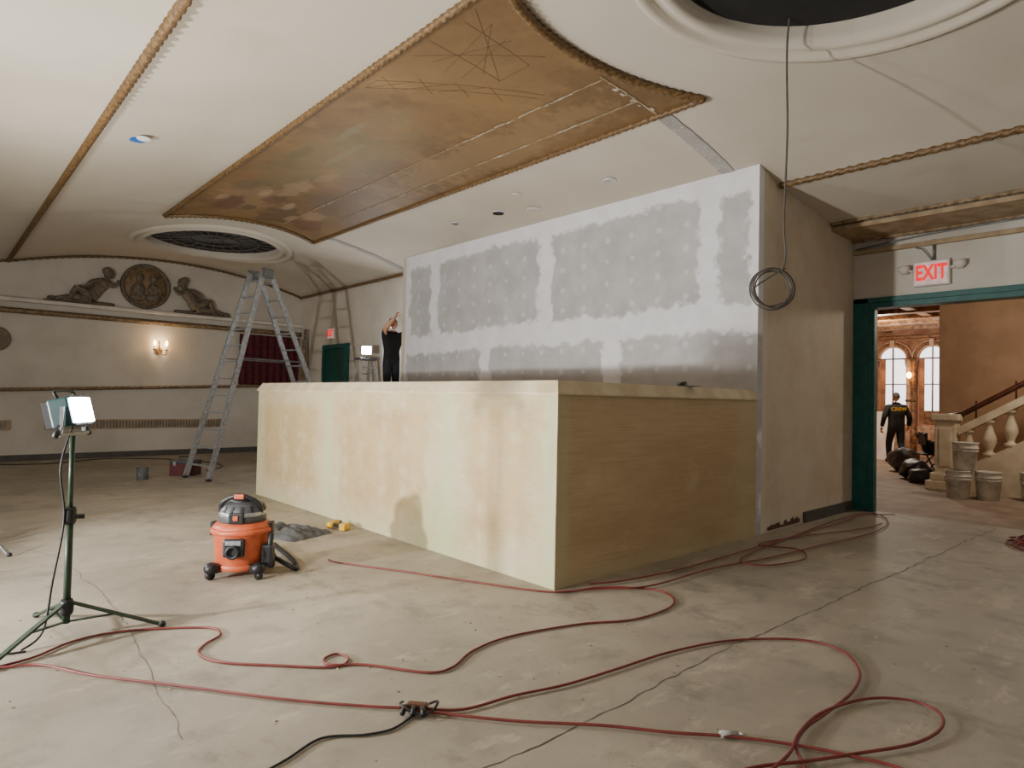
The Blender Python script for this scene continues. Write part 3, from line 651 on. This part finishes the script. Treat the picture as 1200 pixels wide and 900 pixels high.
C['c6']=[(3.49,3.29),(3.83,3.12),(4.21,2.93),(5.05,2.9),(5.86,2.76),(6.82,2.67),(7.99,2.57),(8.9,2.7),(9.38,3.04),(8.68,3.14),(7.11,3.06),(5.96,2.97),(5.48,2.86),(5.58,2.63),(6.09,2.54),(6.41,2.76),(6.27,3.08),(6.86,3.04),(7.99,2.75),(8.65,2.69)]
C['c7']=[(3.849,3.257),(4.135,3.146),(4.723,3.06),(5.541,3.042),(6.39,3.04),(7.419,3.037),(8.416,3.034),(9.055,3.055),(9.5,2.8)]
for i,(k,pp) in enumerate(C.items()):
    zz=.009+.003*i; sweep('extension_cord',[(a.x,a.y,zz) for a in cr([(x,y,0) for x,y in pp],10)],.0070 if i<4 else .0068,M_red,None,8)
C5=[(.949,2.418),(1.104,2.468),(1.279,2.525),(1.43,2.432),(1.547,2.399),(1.68,2.44)]
sweep('black_power_cord',[(a.x,a.y,.007) for a in cr([(.8,2.3,0)]+[(x,y,0) for x,y in C5],10)],.0055,M_bcord,None,8)
sweep('black_power_cord',[(a.x,a.y,.009) for a in cr([(1.1,15.4,0),(1.9,15.2,0),(3.0,15.7,0),(4.2,14.6,0),(4.4,13.2,0),(3.9,12.5,0)],10)],.009,M_bcord,None,6)
sweep('black_power_cord',[(a.x,a.y,.007) for a in cr([(-1.5,5.2,0),(-.6,5.6,0),(.2,5.0,0),(.3,4.5,0),(.46,4.40,0)],10)],.006,M_bcord,None,6)
tp=E('power_tap_connector',(1.72,2.47,0),math.radians(-50)); box('block',(-.05,.05),(-.025,.025),(.004,.04),M_brownwood,tp,.012)
for k in range(3): cyl('plug_%d'%k,(.03-.04*k,-.02,.03),(.05-.05*k,-.07,.02),.012,M_blk,tp,10)
sweep('loop',cr([(.05,.02,.03),(.09,.03,.04),(.08,-.05,.03),(.02,-.06,.02),(-.07,-.03,.04),(-.08,.04,.02)],6),.006,M_blk,tp,6)
cp=E('cord_plug',(2.62,1.40,0),math.radians(-40)); cyl('plug_body',(-.05,0,.018),(.03,0,.018),.016,M_tape,cp,12,.012); box('tag',(.0,.06),(.02,.04),(.002,.005),M_patch,cp)
rh=E('red_rope_heap',(8.62,1.24,0),.4,.8)
for k in range(6):
    R=.10+.035*k; sweep('loop_%d'%k,[(R*1.3*math.cos(a)+.02*math.sin(3*a+k),R*math.sin(a),.02+.022*((k*2)%5)+.012*math.sin(2*a+k)) for a in [2*math.pi*i/40 for i in range(40)]],.013,M_red,rh,6,True)
def crack(name,pp,w):
    P=resamp(cr([(x,y,0) for x,y in pp],6),.05); vs=[];fs=[]
    o=0
    for i,a in enumerate(P):
        o=o*.8+random.uniform(-.012,.012); b=P[min(i+1,len(P)-1)]-P[max(0,i-1)]; n=V((-b.y,b.x,0)).normalized(); ww=w*random.uniform(.4,1.3)
        vs+=[a+n*(o-ww)+V((0,0,.0015)),a+n*(o+ww)+V((0,0,.0015))]
    for i in range(len(P)-1): fs.append((2*i,2*i+1,2*i+3,2*i+2))
    mk(name,vs,fs,M_crack)
crack('floor_crack',[(1.4,1.94),(2.1,1.92),(3.5,1.92),(4.8,1.89),(6.46,1.83),(7.7,1.8),(9.6,1.74)],.0034)
crack('floor_crack',[(0.97,4.489),(0.922,3.866),(0.888,3.322),(0.847,2.883)],.0018)
crack('floor_crack',[(0.565,7.51),(0.872,6.867),(0.963,5.508),(0.97,4.489)],.0018)
vs=[];fs=[]
for i in range(320):
    x=random.gauss(2.6,1.3); y=random.gauss(4.0,1.9)
    if x>3.5 and y>3.3: continue
    s=random.uniform(.003,.011); b=len(vs); a=random.uniform(0,3)
    for k in range(4): vs.append((x+s*math.cos(a+k*1.57),y+s*random.uniform(.6,1.3)*math.sin(a+k*1.57),.001))
    vs.append((x,y,s*.7)); fs+=[(b,b+1,b+4),(b+1,b+2,b+4),(b+2,b+3,b+4),(b+3,b,b+4)]
mk('plaster_debris',vs,fs,pm('debris_bits',(110,96,76),.9,c2=(180,162,126),scale=40))

# ---------------- hall beyond the door
box('ceiling_hall',(9.83,21.2),(-2,7.8),(3.7,3.85),M_hceil)
for i in range(9): box('trim_%d'%(20+i),(10.6+i*1.15,10.85+i*1.15),(-2,7.8),(3.58,3.7),M_ornate,None,.02)
for i in range(4): box('trim_%d'%(30+i),(9.83,21),(.6+i*1.9,.8+i*1.9),(3.62,3.7),M_ornate,None,.02)
box('wall_hall_far',(21,21.2),(-2,7.8),(0,3.7),M_hwall); box('wall_hall_left',(9.83,21),(7.65,7.8),(0,3.7),M_tan); box('wall_hall_right',(9.83,14.6),(-2.1,-1.95),(0,3.7),M_tan)
box('wall_hall_stair',(14.6,14.8),(-2,3.55),(0,3.7),M_tan); box('wall_hall_stair_return',(14.8,21),(3.35,3.55),(0,3.7),M_tan)
for i,cy in enumerate((4.25,5.25,6.25,7.2)):
    w_=E('window_%d'%(i+1),(20.98,cy,0)); zs=2.84
    vs=[(-.01,-.33,.95),(-.01,.33,.95)]+[(-.01,.33*math.cos(a),zs+.33*math.sin(a)) for a in [math.pi*k/16 for k in range(17)]]
    mk('glass',vs,[tuple(range(len(vs)))],M_day,w_)
    for R,rr,mm in ((.37,.035,M_arch),(.44,.05,M_ornate),(.50,.03,M_arch)): sweep('arch_trim_%d'%int(R*100),[(-.06,R*math.cos(a),zs+R*math.sin(a)) for a in [math.pi*k/18 for k in range(19)]],rr,mm,w_,8)
    for sg in (-1,1):
        lathe('column_%d'%sg,[(.10,.0),(.10,.85),(.07,.88),(.065,zs-.3),(.08,zs-.26),(.11,zs-.12),(.11,zs-.02)],M_arch if sg<0 else M_ornate,w_,(-.14,sg*.44,0),14)
        lathe('column_ring_%d'%sg,[(.085,1.6),(.095,1.63),(.085,1.66)],M_gold,w_,(-.14,sg*.44,0),14)
    box('keystone',(-.16,0),(-.06,.06),(zs+.36,zs+.54),M_arch,w_,.01)
    beam('muntin_v',(-.03,0,.95),(-.03,0,zs+.33),.035,.035,M_brownwood,w_,(0,1,0)); beam('muntin_h',(-.03,-.33,2.1),(-.03,.33,2.1),.03,.03,M_brownwood,w_); beam('muntin_h2',(-.03,-.33,zs),(-.03,.33,zs),.04,.04,M_brownwood,w_)
    box('drape_left',(-.06,-.03),(.19,.33),(.95,zs),M_hwall,w_,.01); box('sill_panel',(-.05,-.02),(-.33,.33),(.95,1.35),M_ornate,w_,.02)
    ell('added_globe_lamp',(-.35,.5,2.35),(.07,.07,.09),M_candle,w_,12); sweep('added_globe_bracket',[(-.05,.5,2.15),(-.3,.5,2.15),(-.35,.5,2.26)],.015,M_gold,w_,6)  # glowing globes added to make the lobby warmer and brighter
box('trim_40',(20.84,21),(3.6,7.65),(.0,.9),M_arch,None,.02); box('trim_41',(20.8,21),(3.6,7.65),(3.42,3.5),M_ornate,None,.02)
pb=E('leaning_board_sheets',(19.2,6.25,0)); beam('sheet_a',(0,-.05,.0),(.35,-.05,1.3),.95,.02,M_pink,pb,(1,0,0)); beam('sheet_b',(-.3,.45,.0),(.1,.45,1.15),.6,.02,M_white,pb,(1,0,0))
# staircase
st=E('marble_staircase',(0,0,0))
for i in range(13):
    y1=2.95-.29*i; box('step_%d'%i,(13.45,14.58),(y1-.29,y1),(0,.18*(i+1)),M_cream,st,.008)
sl=.18/.29
vs=[(13.28,3.05,0),(13.28,-.8,0),(13.28,-.8,.32+sl*3.85),(13.28,3.05,.30)]; vs+=[(x+.17,y,z) for x,y,z in vs]
mk('stringer',vs,[(0,3,2,1),(4,5,6,7),(0,1,5,4),(1,2,6,5),(2,3,7,6),(3,0,4,7)],M_cream,st)
box('newel_plinth',(13.10,13.66),(2.84,3.40),(0,.16),M_cream,st,.02); box('newel_base',(13.16,13.60),(2.90,3.34),(.16,.30),M_cream,st,.03); box('newel',(13.22,13.54),(2.96,3.28),(.28,1.22),M_cream,st,.02); box('newel_panel',(13.20,13.23),(3.03,3.21),(.42,1.08),M_cream,st,.01); box('newel_panel_b',(13.29,13.47),(3.27,3.30),(.42,1.08),M_cream,st,.01); box('newel_cap',(13.16,13.6),(2.9,3.34),(1.22,1.34),M_cream,st,.03)
prof=[(.09,0),(.095,.05),(.05,.08),(.055,.12),(.105,.24),(.10,.32),(.055,.45),(.042,.52),(.065,.56),(.09,.58),(.09,.63)]
for i in range(13):
    y=2.8-.29*i; z0=.30+sl*(3.05-y); lathe('baluster_%d'%i,prof,M_cream,st,(13.36,y,z0),16)
beam('stone_rail',(13.36,2.96,1.03),(13.36,-.8,1.03+sl*3.76),.2,.12,M_cream,st); sweep('handrail',[(13.36,3.1,1.30),(13.36,2.9,1.34),(13.36,-.8,1.38+sl*3.7)],.045,M_brownwood,st,10)
for k in range(7): cyl('handrail_post_%d'%k,(13.36,2.7-.55*k,1.05+sl*(.3+.55*k)),(13.36,2.7-.55*k,1.42+sl*(.25+.55*k)),.015,M_brownwood,st,8)
def bucket(loc,nm='plastic_bucket'):
    e=E(nm,loc,random.uniform(0,3),1.12); lathe('pail',[(.13,0),(.135,.005),(.150,.27),(.162,.272),(.162,.285),(.152,.29),(.154,.31),(.165,.312),(.165,.325),(.155,.33),(.157,.38),(.164,.385),(.164,.40),(.14,.40),(.135,.39),(.01,.39)],M_bucket,e,seg=28)
    sweep('bail',[(.168*math.cos(a),.168*math.sin(a)*.9,.32-.15*math.sin(a)) for a in [math.pi*i/14 for i in range(15)]],.004,M_alu,e,6)
bucket((12.30,2.72,0)); bucket((12.48,2.36,0)); bucket((12.36,2.64,.452)); bucket((12.9,1.85,0))
ch=E('folding_chair',(15.6,3.95,0),math.radians(35))
for sg in (-1,1):
    beam('leg_a_%d'%sg,(sg*.22,-.22,0),(sg*.22,.2,.9),.025,.025,M_blk,ch); beam('leg_b_%d'%sg,(sg*.2,.25,0),(sg*.2,-.18,.47),.025,.025,M_blk,ch)
box('seat',(-.21,.21),(-.2,.2),(.45,.48),M_blk,ch,.01); box('back',(-.21,.21),(.12,.16),(.66,.92),M_blk,ch,.01)
def bag(loc,r,mat,nm):
    def fn(q):
        n=mn.noise(V((q.x*1.8+loc[0],q.y*1.8,q.z*1.8)))*.25; return V((q.x*(1+n),q.y*(1+n),max(-.8,q.z*(1+n))))
    o=ell(nm,(0,0,r[2]*.8),r,mat,None,24,fn); o.location=loc; return o
bag((14.75,3.98,0),(.36,.28,.22),M_blk,'black_duffel_bag'); bag((14.15,3.75,0),(.22,.2,.15),M_dgrey,'crumpled_tool_bag'); bag((15.58,3.93,.485),(.15,.15,.15),M_bshirt,'folded_jacket')
bag((16.2,4.6,0),(.3,.3,.3),M_dgrey,'dark_sack')

# ---------------- people
def hand(par,wr,dr_,pn,side,curl=.5,sc=1.0,tag='l'):
    wr=V(wr);d=V(dr_).normalized();n=V(pn); n=(n-d*n.dot(d)).normalized(); s=d.cross(n).normalized()*side
    J={'w':(wr-d*.02,(.026,.022)),'p':(wr+d*.045,(.036,.018)),'q':(wr+d*.075,(.036,.016))}
    skin('palm_'+tag,J,[('w','p'),('p','q')],'w',M_skin,par,None,1)
    for k,(off,L) in enumerate(((.030,.070),(.010,.080),(-.010,.074),(-.029,.058))):
        b=wr+d*.08+s*off; P=[b]; a=0
        for j in range(3):
            a+=curl*(.7+.1*k); P.append(P[-1]+(d*math.cos(a)+n*math.sin(a))*L*(.45,.32,.25)[j])
        sweep('finger_%s_%d'%(tag,k+1),P,[.0095,.009,.008,.0065],M_skin,par,8)
    b=wr+d*.025+s*.026; sweep('thumb_'+tag,[b,b+(s*.7+d*.6+n*.25)*.04,b+(s*.75+d*1.2+n*.6)*.05,b+(s*.7+d*1.7+n*.8)*.055],[.013,.011,.010,.007],M_skin,par,8)
def head(par,loc,rz,tag='head'):
    h=bpy.data.objects.new(tag,None); col.objects.link(h); h.parent=par; h.location=loc; h.rotation_euler=(0,0,rz)
    def fn(q):
        q=q.copy(); 
        if q.z<0: q.x*=1-.28*(-q.z)**1.3; q.y*=1-.12*(-q.z); q.y+= .12*(-q.z)
        return q
    ell('skull',(0,0,0),(.078,.098,.118),M_skin,h,24,fn)
    sweep('nose',[(0,.09,.02),(0,.112,-.02),(0,.098,-.03)],[.008,.014,.010],M_skin,h,8)
    for sg in (-1,1): ell('ear_%d'%sg,(sg*.078,-.005,-.01),(.012,.02,.03),M_skin,h,10); ell('eye_%d'%sg,(sg*.03,.088,.008),(.012,.008,.007),M_eye,h,10); ell('brow_%d'%sg,(sg*.03,.092,.03),(.02,.007,.005),M_hair,h,8)
    ell('mouth',(0,.092,-.058),(.024,.007,.007),M_lip,h,10)
    bm=bmesh.new(); bmesh.ops.create_uvsphere(bm,u_segments=24,v_segments=16,radius=1)
    bmesh.ops.delete(bm,geom=[v for v in bm.verts if (v.co.z<.25 and v.co.y>.1) or (v.co.z<-.35) or (v.co.y>.75 and v.co.z<.5)],context='VERTS')
    for v in bm.verts: v.co=V((v.co.x*.086,v.co.y*.106-.004,v.co.z*.126+.004))
    me=bpy.data.meshes.new('hair'); bm.to_mesh(me); bm.free(); link('hair',me,M_hair,h,True); return h
EB=[('pel','bel'),('bel','ch'),('ch','nb'),('nb','nk'),('ch','shL'),('shL','elL'),('elL','wrL'),('ch','shR'),('shR','elR'),('elR','wrR'),('pel','hipL'),('hipL','knL'),('knL','anL'),('anL','toL'),('pel','hipR'),('hipR','knR'),('knR','anR'),('anR','toR')]
man=E('man_walking',(18.33,5.39,0),math.radians(-50))
J={'pel':((0,0,.97),(.165,.125)),'bel':((0,.01,1.13),(.165,.125)),'ch':((0,.01,1.34),(.19,.14)),'nb':((0,0,1.48),(.085,.08)),'nk':((0,.01,1.56),(.058,.058)),
 'shL':((-.21,0,1.43),.078),'elL':((-.32,-.07,1.17),.060),'wrL':((-.33,.04,.92),.042),'shR':((.21,0,1.43),.078),'elR':((.32,-.02,1.16),.060),'wrR':((.35,.12,.95),.042),
 'hipL':((-.10,0,.88),.105),'knL':((-.11,.16,.50),.075),'anL':((-.11,.14,.10),.052),'toL':((-.12,.28,.045),.042),'hipR':((.10,0,.88),.105),'knR':((.11,.0,.48),.075),'anR':((.12,-.24,.14),.052),'toR':((.12,-.15,.045),.042)}
skin('body',J,EB,'pel',[M_bshirt,M_jeans,M_shoe,M_skin],man,lambda c:3 if c.z>1.53 else (2 if c.z<.12 else (1 if (c.z<.93 and abs(c.x)<.24) else 0)),2,1.1)
head(man,(0,.02,1.685),0); hand(man,(-.33,.05,.90),(0,.15,-1),(.9,.2,0),-1,.45,1,'l'); hand(man,(.35,.13,.93),(0,.15,-1),(-.9,.2,0),1,.45,1,'r')
textmesh('jacket_print','CREW',.13,M_yel,man,(0,-.152,1.38),(math.radians(90),0,0),.002)
wk=E('worker_on_ladder',(6.92,11.14,1.25),math.radians(180))
J={'pel':((0,0,.95),(.15,.12)),'bel':((0,.0,1.10),(.14,.11)),'ch':((0,.02,1.31),(.175,.125)),'nb':((0,.02,1.45),(.075,.07)),'nk':((0,.03,1.53),(.055,.055)),
 'shL':((-.19,.03,1.42),.070),'elL':((-.23,.20,1.50),.052),'wrL':((-.15,.34,1.68),.036),'shR':((.19,.03,1.42),.070),'elR':((.23,.16,1.56),.052),'wrR':((.14,.33,1.74),.036),
 'hipL':((-.09,0,.86),.10),'knL':((-.10,.03,.48),.072),'anL':((-.10,0,.09),.050),'toL':((-.11,.13,.04),.04),'hipR':((.09,0,.86),.10),'knR':((.10,.03,.48),.072),'anR':((.10,0,.09),.050),'toR':((.11,.13,.04),.04)}
skin('body',J,EB,'pel',[M_bshirt,M_jeans,M_shoe,M_skin],wk,lambda c:3 if (c.z>1.50 and abs(c.x)<.1) or c.y>.19 or (c.y>.12 and abs(c.x)>.2) else (2 if c.z<.10 else (1 if c.z<.93 else 0)),2,1.1)
hh_=head(wk,(0,.05,1.655),0); hh_.rotation_euler=(math.radians(18),0,math.radians(12)); hand(wk,(-.15,.35,1.69),(0.1,.55,.85),(0,.8,-.6),-1,.25,1,'l'); hand(wk,(.14,.34,1.75),(-.1,.55,.85),(0,.8,-.6),1,.5,1,'r')

# ---------------- lights
def arealight(name,loc,target,sx,sy,e,colr):
    l=bpy.data.lights.new(name,'AREA'); l.shape='RECTANGLE'; l.size=sx; l.size_y=sy; l.energy=e; l.color=colr
    o=bpy.data.objects.new(name,l); col.objects.link(o); o.location=loc; o.rotation_euler=(V(target)-V(loc)).to_track_quat('-Z','Y').to_euler(); return o
def pt(name,loc,e,colr,r=.15):
    l=bpy.data.lights.new(name,'POINT'); l.energy=e; l.color=colr; l.shadow_soft_size=r; o=bpy.data.objects.new(name,l); col.objects.link(o); o.location=loc
arealight('rear_fill_light',(-2.2,-2.6,2.0),(5,6,2.6),.5,.35,32,(1,.96,.90))  # soft fill added behind the camera, no fixture stands there
pt('hall_fill_light',(12.2,1.2,3.1),125,(1,.88,.74)); pt('hall_fill_light_2',(17.5,5.6,3.0),230,(1,.88,.72))  # warm point lights added to brighten the hall, no chandelier is built
w=bpy.data.worlds.new('world'); scn.world=w; w.use_nodes=True; bg=w.node_tree.nodes['Background']; bg.inputs[0].default_value=(1.0,.96,.90,1); bg.inputs[1].default_value=.31
# ---------------- camera
cd=bpy.data.cameras.new('camera'); cd.sensor_width=36; cd.lens=22.5; cd.clip_start=.05; cam=bpy.data.objects.new('camera',cd); col.objects.link(cam)
pth=math.radians(1.31); rr=math.radians(1.18)
fwd0=V((.677,.736,0)).normalized(); right0=V((.736,-.677,0)).normalized()
fwd=fwd0*math.cos(pth)+V((0,0,1))*math.sin(pth); up0=-fwd0*math.sin(pth)+V((0,0,1))*math.cos(pth)
R=right0*math.cos(rr)+up0*math.sin(rr); U=-right0*math.sin(rr)+up0*math.cos(rr)
Mx=Matrix((R,U,-fwd)).transposed().to_4x4(); Mx.translation=V((0,0,1.45)); cam.matrix_world=Mx
scn.camera=cam
